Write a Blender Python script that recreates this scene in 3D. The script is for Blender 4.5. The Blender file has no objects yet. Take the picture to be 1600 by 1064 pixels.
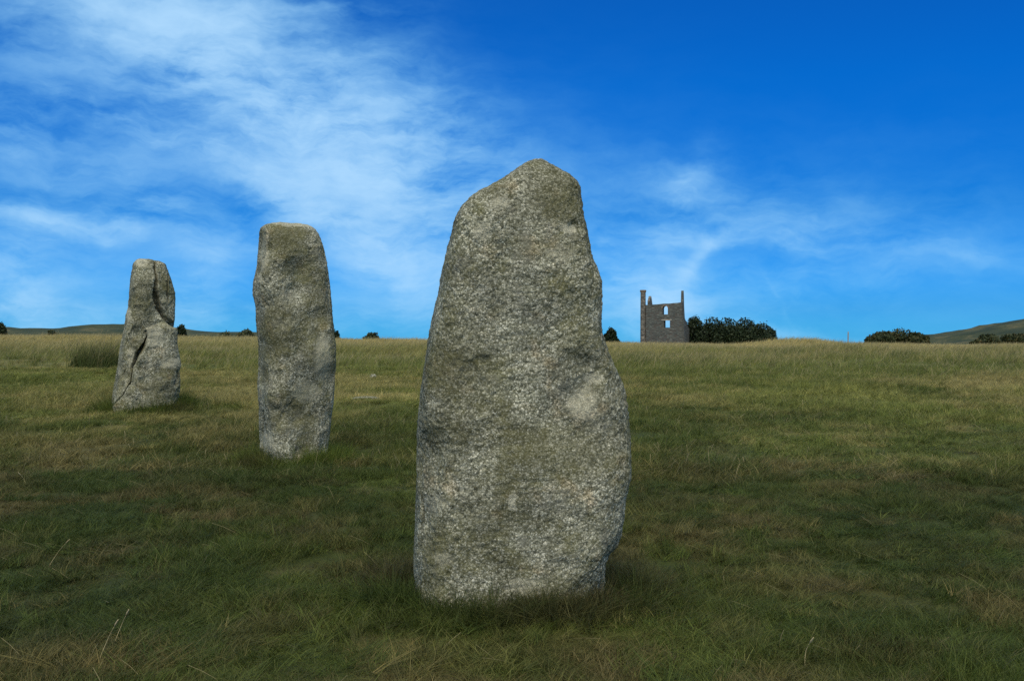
import bpy, bmesh, math, random
import numpy as np
from mathutils import Vector, Matrix
from mathutils.geometry import tessellate_polygon

R = math.radians
random.seed(7)
rng = np.random.default_rng(11)
scene = bpy.context.scene
COL = scene.collection

# ------------------------------------------------------------------ camera
EYE = 1.25
LENS = 35.0
FPX = 1600 * LENS / 36.0            # focal length in photograph pixels
cam_d = bpy.data.cameras.new('camera')
cam_d.lens = LENS; cam_d.sensor_width = 36.0
cam_d.clip_start = 0.05; cam_d.clip_end = 6000
cam = bpy.data.objects.new('camera', cam_d); COL.objects.link(cam)
cam.location = (0, 0, EYE); cam.rotation_euler = (R(90), 0, 0)
scene.camera = cam

# ------------------------------------------------------------------ light
SUN_EL, SUN_AZ = 56.0, -176.0        # azimuth clockwise from the view direction
sun_d = bpy.data.lights.new('sun', 'SUN')
sun_d.energy = 4.2; sun_d.angle = R(65); sun_d.color = (1.0, 0.87, 0.64)
sun = bpy.data.objects.new('sun', sun_d); COL.objects.link(sun)
sdir = Vector((math.sin(R(SUN_AZ)) * math.cos(R(SUN_EL)), math.cos(R(SUN_AZ)) * math.cos(R(SUN_EL)), math.sin(R(SUN_EL))))
sun.rotation_euler = sdir.to_track_quat('Z', 'Y').to_euler()
sun.location = sdir * 60

scene.view_settings.view_transform = 'Standard'
scene.view_settings.look = 'None'
scene.view_settings.exposure = 0.0
scene.view_settings.gamma = 1.0
scene.view_settings.use_curve_mapping = False
scene.render.engine = 'CYCLES'
scene.cycles.use_denoising = False
scene.cycles.max_bounces = 4
scene.cycles.diffuse_bounces = 2
scene.cycles.transparent_max_bounces = 8

# ------------------------------------------------------------------ node helper
class NT:
    def __init__(s, tree):
        s.t = tree; s.n = tree.nodes; s.l = tree.links
    def add(s, kind, **kw):
        n = s.n.new(kind)
        for k, v in kw.items(): setattr(n, k, v)
        return n
    def put(s, sock, v):
        if isinstance(v, bpy.types.NodeSocket): s.l.new(v, sock)
        elif v is not None: sock.default_value = v
    def math(s, op, a, b=None, c=None, clamp=False):
        n = s.add('ShaderNodeMath', operation=op, use_clamp=clamp)
        for i, v in enumerate((a, b, c)):
            if v is not None: s.put(n.inputs[i], v)
        return n.outputs[0]
    def vmath(s, op, a, b=None, out=0):
        n = s.add('ShaderNodeVectorMath', operation=op)
        s.put(n.inputs[0], a)
        if b is not None: s.put(n.inputs[1], b)
        return n.outputs[out]
    def mix(s, f, a, b, blend='MIX'):
        n = s.add('ShaderNodeMix', data_type='RGBA', blend_type=blend)
        s.put(n.inputs[0], f); s.put(n.inputs[6], a); s.put(n.inputs[7], b)
        return n.outputs[2]
    def noise(s, vec, scale, detail=4, rough=.5, dist=0, col=False):
        n = s.add('ShaderNodeTexNoise')
        s.put(n.inputs['Vector'], vec); n.inputs['Scale'].default_value = scale
        n.inputs['Detail'].default_value = detail; n.inputs['Roughness'].default_value = rough
        n.inputs['Distortion'].default_value = dist
        return n.outputs[1 if col else 0]
    def ss(s, v, a, b, lo=0., hi=1.):
        n = s.add('ShaderNodeMapRange', interpolation_type='SMOOTHSTEP')
        s.put(n.inputs[0], v); n.inputs[1].default_value = a; n.inputs[2].default_value = b
        n.inputs[3].default_value = lo; n.inputs[4].default_value = hi
        return n.outputs[0]
    def ramp(s, v, stops):
        n = s.add('ShaderNodeValToRGB'); s.put(n.inputs[0], v)
        e = n.color_ramp.elements
        while len(e) < len(stops): e.new(0.5)
        for k, (p, c) in zip(e, stops):
            k.position = p; k.color = (*c, 1) if len(c) == 3 else c
        return n.outputs[0]

# ------------------------------------------------------------------ sky
world = bpy.data.worlds.new('World'); scene.world = world; world.use_nodes = True
world.cycles.sampling_method = 'MANUAL'; world.cycles.sample_map_resolution = 512
w = NT(world.node_tree); w.n.clear()
skyt = w.add('ShaderNodeTexSky', sky_type='NISHITA', sun_disc=False)
skyt.sun_elevation = R(SUN_EL); skyt.sun_rotation = R(SUN_AZ)
skyt.altitude = 300; skyt.air_density = 1.0; skyt.dust_density = 0.25; skyt.ozone_density = 3.5
hs = w.add('ShaderNodeHueSaturation'); w.put(hs.inputs['Color'], skyt.outputs[0])
hs.inputs['Saturation'].default_value = 1.32; hs.inputs['Value'].default_value = 1.0
tc = w.add('ShaderNodeTexCoord'); gen = tc.outputs['Generated']
sp = w.add('ShaderNodeSeparateXYZ'); w.put(sp.inputs[0], gen)
az = w.math('ARCTAN2', sp.outputs[0], sp.outputs[1])
el = w.math('ARCSINE', sp.outputs[2])
cmb = w.add('ShaderNodeCombineXYZ'); w.put(cmb.inputs[0], az); w.put(cmb.inputs[1], el)
ae = cmb.outputs[0]
tint = w.ramp(w.math('MULTIPLY', el, 1 / .5), [(0, (.07, .56, 1.55)), (.06, (.07, .46, 1.24)), (.25, (.03, .46, 1.02)), (.5, (.02, .58, 1.16)), (1, (.10, .64, 1.16))])
blue = w.mix(1.0, hs.outputs[0], tint, 'MULTIPLY')
# wispy warping of the direction before the cirrus bands are laid out
def centred(vec, sc, det, amp, rough=.55):
    c = w.noise(vec, sc, det, rough, col=True)
    return w.vmath('MULTIPLY', w.vmath('SUBTRACT', c, (.5, .5, .5)), (amp, amp * .8, 0))
warp1 = centred(gen, 4.0, 2, .10)
warp2 = centred(gen, 15.0, 4, .045, .6)
aw = w.vmath('ADD', w.vmath('ADD', ae, warp1), warp2)
def pix(px, py):
    a = (px - 800) / FPX; b = (532 - py) / FPX
    return math.atan(a), math.atan(b / math.sqrt(1 + a * a))
# cirrus patches: centre (as seen bearing and height), half length, half width, tilt, strength
PATCH = [
    (200, -20, 190, 70, 12, .55), (330, 70, 250, 62, 27, .80), (480, 165, 190, 70, 33, .66), (600, 270, 160, 85, 42, .62),
    (640, 390, 120, 80, 60, .52), (690, 190, 120, 60, 38, .36), (400, 265, 130, 24, 30, .62), (540, 340, 130, 26, 24, .50),
    (90, 345, 170, 13, 2, .66), (240, 328, 100, 14, -14, .50), (45, 452, 66, 46, 30, .62), (110, 495, 130, 26, 8, .40),
    (320, 420, 80, 36, -50, .46), (200, 185, 70, 13, 12, .42), (110, 250, 170, 40, 8, .24), (380, 490, 200, 24, 0, .34),
    (520, 12, 90, 9, -6, .34), (1065, 305, 30, 46, 60, .42), (1170, 330, 200, 34, 9, .28),
    (1070, 376, 150, 12, -2, .40), (1012, 496, 56, 38, -10, 1.1),
    (1205, 462, 46, 4, 55, .16), (1350, 430, 230, 22, -9, .17), (1500, 386, 90, 12, 10, .17), (1260, 520, 170, 9, 2, .50),
    (330, 330, 420, 190, 15, .15), (50, 130, 160, 110, 0, .20), (1090, 440, 170, 60, -20, .15), (950, 430, 70, 70, 20, .36), (1260, 400, 330, 90, 0, .15), (60, 420, 160, 60, 0, .2),
]
WISP = [(1058, 448, 26, 12, -64, .40), (1080, 414, 34, 8, -54, .55), (1106, 384, 34, 7, -34, .42), (1150, 371, 60, 8, -4, .30), (1045, 480, 22, 22, -70, .30), (100, 346, 130, 9, 2, .26), (440, 275, 46, 9, 18, .30)]
soft = w.vmath('ADD', ae, w.vmath('MULTIPLY', warp2, (.35, .35, 0)))
tot = None; wis = None
for (px, py, hl, hw, tilt, amp) in PATCH + WISP:
    thin = (px, py, hl, hw, tilt, amp) in WISP
    a0, e0 = pix(px, py)
    m = w.add('ShaderNodeMapping', vector_type='TEXTURE')
    w.put(m.inputs[0], soft if thin else aw)
    m.inputs['Location'].default_value = (a0, e0, 0)
    m.inputs['Rotation'].default_value = (0, 0, -R(tilt))
    m.inputs['Scale'].default_value = (hl * 1.15 / FPX, hw * 1.22 / FPX, 1)
    d2 = w.vmath('DOT_PRODUCT', m.outputs[0], m.outputs[0], out=1)
    g = w.math('MULTIPLY', w.math('EXPONENT', w.math('MULTIPLY', d2, -0.9)), amp * .85)
    if thin: wis = g if wis is None else w.math('ADD', wis, g)
    else: tot = g if tot is None else w.math('ADD', tot, g)
# cirrus over the unseen rest of the sky, made denser for neutral fill light
rest = w.ss(w.noise(gen, 2.2, 3, .55), .36, .70, .05, 1.1)
front = w.math('MULTIPLY', w.ss(sp.outputs[1], .70, .84), w.ss(sp.outputs[2], .44, .34))
tot = w.math('ADD', tot, w.math('MULTIPLY', rest, w.math('SUBTRACT', 1.0, front)))
# streaky fibres, drawn out along the wind and curling slowly
def fibres(rot, sx, sy, det, rough, lo, hi, src):
    m = w.add('ShaderNodeMapping'); w.put(m.inputs[0], src)
    m.inputs['Rotation'].default_value = (0, 0, R(rot)); m.inputs['Scale'].default_value = (sx, sy, 1)
    return w.ss(w.noise(m.outputs[0], 1.0, det, rough), .28, .72, lo, hi)
curl = w.vmath('ADD', ae, w.vmath('MULTIPLY', warp1, (.45, .45, 0)))
curl = w.vmath('ADD', curl, w.vmath('MULTIPLY', warp2, (.9, .9, 0)))
fib = fibres(33, 5.5, 17, 7, .62, .04, 1.85, curl)
fib2 = fibres(14, 15, 34, 4, .55, .70, 1.26, curl)
cov = w.math('ADD', w.math('MULTIPLY', w.math('MULTIPLY', tot, fib), fib2), w.math('MULTIPLY', wis, fib2))
cov = w.math('SUBTRACT', 1.0, w.math('EXPONENT', w.math('MULTIPLY', cov, -.92)))
cov = w.math('MULTIPLY', cov, .97)
# thin veils stay bluish, thick cirrus whitens
cloud = w.mix(w.math('POWER', cov, .78), blue, w.mix(cov, (1.9, 6.3, 10.0, 1), (4.9, 7.6, 10.3, 1)))
bg = w.add('ShaderNodeBackground'); w.put(bg.inputs[0], cloud); bg.inputs[1].default_value = 0.10
wo = w.add('ShaderNodeOutputWorld'); w.l.new(bg.outputs[0], wo.inputs[0])

# ------------------------------------------------------------------ numpy noise
def _h(ix, iy, iz):
    ix = ix.astype(np.int64); iy = iy.astype(np.int64); iz = iz.astype(np.int64)
    n = (ix * 374761393 + iy * 668265263 + iz * 2147483647 * 3 + 1013904223) & 0xffffffff
    n = ((n ^ (n >> 13)) * 1274126177) & 0xffffffff
    n = ((n ^ (n >> 16)) * 2246822519) & 0xffffffff
    return ((n ^ (n >> 15)) & 0xffffff) / float(0xffffff)
def vnoise(x, y, z):
    x0, y0, z0 = np.floor(x), np.floor(y), np.floor(z)
    fx, fy, fz = x - x0, y - y0, z - z0
    fx = fx * fx * fx * (fx * (fx * 6 - 15) + 10); fy = fy * fy * fy * (fy * (fy * 6 - 15) + 10); fz = fz * fz * fz * (fz * (fz * 6 - 15) + 10)
    r = 0
    for i in (0, 1):
        for j in (0, 1):
            for k in (0, 1):
                r = r + _h(x0 + i, y0 + j, z0 + k) * (fx if i else 1 - fx) * (fy if j else 1 - fy) * (fz if k else 1 - fz)
    return r * 2 - 1
def fbm(x, y, z, oct=4, gain=.5):
    r = 0; a = 1; t = 0
    for o in range(oct):
        f = 2.03 ** o
        r = r + a * vnoise(x * f + 17.3 * o, y * f - 9.1 * o, z * f + 4.7 * o); t += a; a *= gain
    return r / t
def sstep(x, a, b):
    t = np.clip((x - a) / (b - a), 0, 1); return t * t * (3 - 2 * t)

# ------------------------------------------------------------------ tagging and mesh helpers
def tag(o, label=None, cat=None, group=None, kind=None):
    if label: o['label'] = label
    if cat: o['category'] = cat
    if group: o['group'] = group
    if kind: o['kind'] = kind
    return o
def link(o, parent=None):
    COL.objects.link(o)
    if parent is not None: o.parent = parent
    return o
def empty(name, loc, rz=0):
    o = bpy.data.objects.new(name, None); o.empty_display_size = .2
    o.location = loc; o.rotation_euler = (0, 0, rz); return link(o)
def np_mesh(name, v, f, mat=None, smooth=False):
    """v (n,3), f (m,k) arrays, all faces with k corners"""
    v = np.asarray(v, np.float32); f = np.asarray(f, np.int32)
    me = bpy.data.meshes.new(name)
    me.vertices.add(len(v)); me.vertices.foreach_set('co', v.ravel())
    m, k = f.shape
    me.loops.add(m * k); me.loops.foreach_set('vertex_index', f.ravel())
    me.polygons.add(m); me.polygons.foreach_set('loop_start', np.arange(0, m * k, k, dtype=np.int32))
    me.update(calc_edges=True); me.validate()
    if smooth: me.polygons.foreach_set('use_smooth', np.ones(len(me.polygons), bool))
    if mat: me.materials.append(mat)
    return me
def bm_obj(name, bm, mat, parent=None, smooth=False):
    bmesh.ops.recalc_face_normals(bm, faces=bm.faces)
    me = bpy.data.meshes.new(name); bm.to_mesh(me); bm.free(); me.materials.append(mat)
    if smooth:
        for p in me.polygons: p.use_smooth = True
    return link(bpy.data.objects.new(name, me), parent)
def new_mat(name):
    m = bpy.data.materials.new(name); m.use_nodes = True
    n = NT(m.node_tree); n.n.clear()
    b = n.add('ShaderNodeBsdfPrincipled'); o = n.add('ShaderNodeOutputMaterial')
    n.l.new(b.outputs[0], o.inputs[0])
    b.inputs['Roughness'].default_value = .9; b.inputs['Specular IOR Level'].default_value = .2
    return m, n, b, o

# ------------------------------------------------------------------ terrain
_pd = np.array([-400, 0, 4.5, 7, 9.5, 14, 20, 27, 38, 52, 64, 72, 82, 100, 160, 300, 600, 3000.])
_pz = np.array([0, 0, 0, .045, .11, .27, .45, .60, .76, .86, .88, .86, .72, .15, -1.6, -7, -16, -40.])
MAIN_D = 4.86
def terrain(x, y):
    x = np.asarray(x, float); y = np.asarray(y, float)
    d = np.maximum(y, np.hypot(x, y) * .9)
    d = np.where(y < 0, y, d)
    # smooth the piecewise profile
    z = (np.interp(d * .93, _pd, _pz) + np.interp(d, _pd, _pz) * 2 + np.interp(d * 1.07, _pd, _pz)) / 4
    ramp = sstep(d, 12, 62) * sstep(-d, -120, -80)
    z = z - ramp * .0040 * np.maximum(0, x)
    z = z + ramp * .0125 * np.maximum(0, 6 - x) * sstep(-x, -6, 6)
    far = sstep(d, 10, 40)
    z = z + fbm(x * .8, y * .8, x * 0 + 3.1, 3) * (.028 + .03 * far)
    z = z + fbm(x * .17, y * .17, x * 0 + 8.1, 2) * (.05 + .14 * far)
    # hummock under the skyline on the right, and slight collar of turf round the front stone
    z = z + .55 * np.exp(-(((x - 16.5) / 2.6) ** 2 + ((y - 58) / 3) ** 2))
    z = z + .035 * np.exp(-(((x - .08) / .62) ** 2 + ((y - MAIN_D + .52) / .22) ** 2))
    return z
_terrain0 = terrain
_seat = []
for (sx_, sd_, sz_) in (((815 - 800) / FPX * MAIN_D, MAIN_D, -.035), ((462 - 800) / FPX * 9.6, 9.6, EYE - 186 / FPX * 9.6 - .05), ((228 - 800) / FPX * 14.3, 14.3, EYE - 106 / FPX * 14.3 - .06)):
    _seat.append((sx_, sd_, sz_ - float(_terrain0(np.array([sx_]), np.array([sd_]))[0])))
def terrain(x, y):
    z = _terrain0(x, y)
    for sx_, sd_, dz_ in _seat: z = z + dz_ * np.exp(-(((x - sx_) / 1.1) ** 2 + ((y - sd_) / 1.0) ** 2))
    return z
def tz(x, y): return float(terrain(np.array([x]), np.array([y]))[0])
def place(px, d): return (px - 800) / FPX * d      # x of a bearing at depth d
def zpx(py, d): return EYE + (532 - py) / FPX * d

# patchwork of turf colours by position; the near ground's vignette darkening is painted in
GREEN_D = np.array([.036, .056, .0090]); GREEN = np.array([.072, .098, .016]); GREEN_L = np.array([.135, .158, .030])
BROWN = np.array([.140, .108, .045]); STRAW = np.array([.38, .32, .130]); OLIVE = np.array([.104, .118, .026])
def lerp(a, b, t): return a + (b - a) * np.clip(t, 0, 1)[:, None]
def turf_colour(x, y, jitter=True):
    o = x * 0
    n1 = fbm(x * .55, y * .38, o, 4); n2 = fbm(x * 1.9 + 40, y * 1.3, o + 5, 4, .6); n3 = fbm(x * .2 - 7, y * .16, o + 9, 3); n4 = fbm(x * 4.5, y * 3.5, o + 2, 3)
    c = lerp(np.repeat(GREEN_D[None], len(x), 0), GREEN, .45 + n1 * 1.0 + n4 * .5)
    c = lerp(c, GREEN_L, sstep(n2 + n4 * .4, .15, .7) * .6)
    c = lerp(c, BROWN * .8, sstep(n2 * .8 + n3 * .7 + n4 * .5, .0, .55) * .78)
    c = lerp(c, np.array([.085, .066, .028]), sstep(fbm(x * 6 + 11, y * 4.5, o + 7, 2), .1, .6) * .55)
    # worn, dry strips and straw coloured tall grass away from the camera
    right = sstep(x / np.maximum(y, 1), -.08, .30)
    strip = np.exp(-((y - 16.6 - .05 * x + n1) / 2.0) ** 2) * sstep(n1 + n4 * .5 + .30, 0, .7)
    c = lerp(c, OLIVE * 1.1 + BROWN * .6, strip * .75)
    mid = sstep(y + n1 * 5 + n4 * 2, 5.5, 17)
    c = lerp(c, OLIVE * 1.55, mid * (.66 - .16 * right + .5 * n2))
    c = lerp(c, STRAW * .75, mid * sstep(n2 * .8 + n3 * .9 + n4 * .4, .08, .6) * .6)
    c = lerp(c, STRAW * .9, np.exp(-(((x - place(590, 16)) / 1.2) ** 2 + ((y - 16) / .45) ** 2)) * (.75 + n4))
    far = sstep(y + n1 * 8 + n4 * 5, 22, 56)
    c = lerp(c, STRAW, far * (.9 - .5 * right * (1 - sstep(y, 40, 58))))
    if jitter:
        c = c * rng.uniform(.84, 1.2, len(x))[:, None]
    return c

# ------------------------------------------------------------------ field (ground sheet)
def axis(lo, hi, fine, n):
    t = np.linspace(-1, 1, n); s = np.sign(t) * (np.abs(t) * fine + (np.abs(t) ** 5) * (hi - fine)); return s
gx = axis(-1, 2500, 34, 321)
gy = np.concatenate([-np.geomspace(600, 1.2, 24), np.linspace(0, 24, 150), np.linspace(24.3, 110, 190), np.geomspace(111, 3000, 60)])
X, Y = np.meshgrid(gx, gy); Z = terrain(X.ravel(), Y.ravel())
gv = np.stack([X.ravel(), Y.ravel(), Z], 1)
nxg, nyg = len(gx), len(gy)
ii, jj = np.meshgrid(np.arange(nxg - 1), np.arange(nyg - 1)); a = (jj * nxg + ii).ravel()
mg, n, b, o = new_mat('turf_soil')
at = n.add('ShaderNodeAttribute', attribute_name='turf')
pos = n.add('ShaderNodeNewGeometry').outputs['Position']
gr = n.noise(pos, 34, 6, .65)
gc = n.mix(1.0, at.outputs['Color'], n.ramp(gr, [(.3, (.55, .55, .5)), (.7, (1.15, 1.1, 1.0))]), 'MULTIPLY')
n.put(b.inputs['Base Color'], gc)
bp = n.add('ShaderNodeBump'); bp.inputs['Strength'].default_value = .7; bp.inputs['Distance'].default_value = .03
n.put(bp.inputs['Height'], gr); n.l.new(bp.outputs[0], b.inputs['Normal'])
me = np_mesh('field', gv, np.stack([a, a + 1, a + nxg + 1, a + nxg], 1), mg, True)
ca = me.attributes.new('turf', 'FLOAT_COLOR', 'POINT')
tcv = turf_colour(gv[:, 0], gv[:, 1], False) * .8
ca.data.foreach_set('color', np.concatenate([tcv, np.ones((len(tcv), 1))], 1).astype(np.float32).ravel())
field = link(bpy.data.objects.new('field', me)); tag(field, kind='structure')

# ------------------------------------------------------------------ far hills
mh, n, b, o = new_mat('far_hill_heath')
pos = n.add('ShaderNodeNewGeometry').outputs['Position']
n1 = n.noise(pos, .06, 6, .6); n2 = n.noise(pos, .5, 5, .65)
c = n.ramp(n1, [(.36, (.020, .030, .012)), (.52, (.045, .052, .020)), (.68, (.11, .095, .04))])
c = n.mix(n.ss(n2, .5, .62), c, (.025, .036, .016, 1))
n.put(b.inputs['Base Color'], c)
def hill(name, d, prof, depth, bump):
    """ridge: crest heights given as photograph bearings at depth d"""
    px = np.linspace(prof[0][0], prof[-1][0], 160); py = np.interp(px, [p[0] for p in prof], [p[1] for p in prof])
    t = np.linspace(-1, 1, 41)
    V = []
    for s in t:
        k = 1 - abs(s) ** 1.6
        x = place(px, d) ; y = np.full_like(x, d + s * depth)
        zc = zpx(py, d); z0 = np.full_like(x, -9.0 - d * .01)
        z = z0 + (zc - z0) * k + fbm(x * .06, y * .06, x * 0, 4) * bump * k
        V.append(np.stack([x * (1 + s * depth / d * .2), y, z], 1))
    V = np.concatenate(V); m = len(px); i2, j2 = np.meshgrid(np.arange(m - 1), np.arange(40)); q = (j2 * m + i2).ravel()
    o = link(bpy.data.objects.new(name, np_mesh(name, V, np.stack([q, q + 1, q + m + 1, q + m], 1), mh, True)))
    return tag(o, kind='structure')
hill('hill', 620, [(1330, 545), (1420, 530), (1470, 522), (1520, 513), (1560, 506), (1600, 499), (1680, 486), (1900, 468), (2400, 455), (2900, 480), (3300, 560)], 230, 2.0)
hill('hill', 420, [(-1300, 560), (-700, 505), (-300, 508), (-60, 511), (0, 511), (60, 514), (110, 513), (150, 509), (200, 508), (260, 512), (330, 518), (420, 519), (520, 528), (640, 545)], 120, 1.2)

# ------------------------------------------------------------------ granite material
def granite(name, grain, moss_amt, lichens, warm=0.0, seed=0.0, mosses=()):
    """lichens: list of (x, z, rx, rz, strength) pale crusts in the stone's own coordinates"""
    m, n, b, o = new_mat(name)
    tc = n.add('ShaderNodeTexCoord'); p = tc.outputs['Object']
    off = n.vmath('ADD', p, (seed, seed * 1.7, -seed))
    wob = n.vmath('ADD', off, n.vmath('MULTIPLY', n.vmath('SUBTRACT', n.noise(off, grain * .8, 2, col=True), (.5, .5, .5)), (.012, .012, .012)))
    v = n.add('ShaderNodeTexVoronoi'); n.put(v.inputs['Vector'], wob); v.inputs['Scale'].default_value = grain
    v.inputs['Randomness'].default_value = 1
    cs = n.add('ShaderNodeSeparateColor'); n.put(cs.inputs[0], v.outputs['Color'])
    grains = n.ramp(cs.outputs[0], [(0, (.070, .071, .054)), (.22, (.125, .125, .097)), (.5, (.19, .188, .148)), (.78, (.265, .262, .215)), (1, (.38, .37, .315))])
    v2 = n.add('ShaderNodeTexVoronoi'); n.put(v2.inputs['Vector'], off); v2.inputs['Scale'].default_value = grain * 2.3
    cs2 = n.add('ShaderNodeSeparateColor'); n.put(cs2.inputs[0], v2.outputs['Color'])
    small = n.ramp(cs2.outputs[1], [(0, (.6, .6, .56)), (.5, (.95, .95, .92)), (1, (1.4, 1.38, 1.32))])
    c = n.mix(1.0, grains, small, 'MULTIPLY')
    # moss sits between the crystals: at the borders of the grains
    gap = n.ss(v.outputs['Distance'], .38, .72)
    big = n.noise(off, 2.3, 5, .6); mid = n.noise(off, 9, 5, .65)
    mossm = n.ss(n.math('ADD', big, n.math('MULTIPLY', mid, .6)), .70, .98)
    c = n.mix(n.math('MULTIPLY', gap, n.math('ADD', .45, n.math('MULTIPLY', mossm, .5))), c, (.042, .042, .019, 1))
    c = n.mix(n.math('MULTIPLY', mossm, moss_amt), c, n.mix(n.ss(mid, .35, .65), (.040, .040, .018, 1), (.105, .10, .048, 1)))
    # broad pale and dark weathering
    wv = n.ramp(n.noise(off, 4.2, 6, .65), [(.30, (.68, .68, .65)), (.5, (1, 1, 1)), (.70, (1.30, 1.30, 1.27))])
    c = n.mix(1.0, c, wv, 'MULTIPLY')
    c = n.mix(1.0, c, (1.33, 1.35, 1.31, 1), 'MULTIPLY')
    if warm:
        wm = n.math('MULTIPLY', n.ss(n.noise(off, 5.5, 5, .6), .56, .72), warm)
        c = n.mix(wm, c, n.mix(1.0, c, (1.5, 1.02, .62, 1), 'MULTIPLY'))
    cool = n.math('MULTIPLY', n.ss(n.noise(n.vmath('ADD', off, (9, 3, 5)), 7, 5, .6), .56, .70), .55)
    c = n.mix(cool, c, (.16, .16, .125, 1))
    # crusts of lichen
    pn = n.vmath('ADD', p, n.vmath('MULTIPLY', n.vmath('SUBTRACT', n.noise(off, 26, 5, .7, col=True), (.5, .5, .5)), (.10, .10, .10)))
    s = n.add('ShaderNodeSeparateXYZ'); n.put(s.inputs[0], pn)
    for (lx, lz, rx, rz, k) in mosses:
        dx = n.math('MULTIPLY', n.math('SUBTRACT', s.outputs[0], lx), 1 / rx); dz = n.math('MULTIPLY', n.math('SUBTRACT', s.outputs[2], lz), 1 / rz)
        r2 = n.math('ADD', n.math('MULTIPLY', dx, dx), n.math('MULTIPLY', dz, dz))
        c = n.mix(n.math('MULTIPLY', n.ss(r2, 1.5, .1), k), c, n.mix(1.0, (.075, .074, .034, 1), small, 'MULTIPLY'))
    for (lx, lz, rx, rz, k) in lichens:
        dx = n.math('MULTIPLY', n.math('SUBTRACT', s.outputs[0], lx), 1 / rx); dz = n.math('MULTIPLY', n.math('SUBTRACT', s.outputs[2], lz), 1 / rz)
        r2 = n.math('ADD', n.math('MULTIPLY', dx, dx), n.math('MULTIPLY', dz, dz))
        c = n.mix(n.math('MULTIPLY', n.ss(r2, 1.25, .35), k), c, n.mix(1.0, (.37, .36, .275, 1), small, 'MULTIPLY'))
    n.put(b.inputs['Base Color'], c)
    b.inputs['Roughness'].default_value = .93; b.inputs['Specular IOR Level'].default_value = .12
    h = n.math('ADD', n.math('MULTIPLY', v.outputs['Distance'], -1.0), n.math('MULTIPLY', n.noise(off, grain * 2.6, 4, .7), .9))
    bp = n.add('ShaderNodeBump'); bp.inputs['Strength'].default_value = .65; bp.inputs['Distance'].default_value = .55 / grain
    n.put(bp.inputs['Height'], h); n.l.new(bp.outputs[0], b.inputs['Normal'])
    return m

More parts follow.
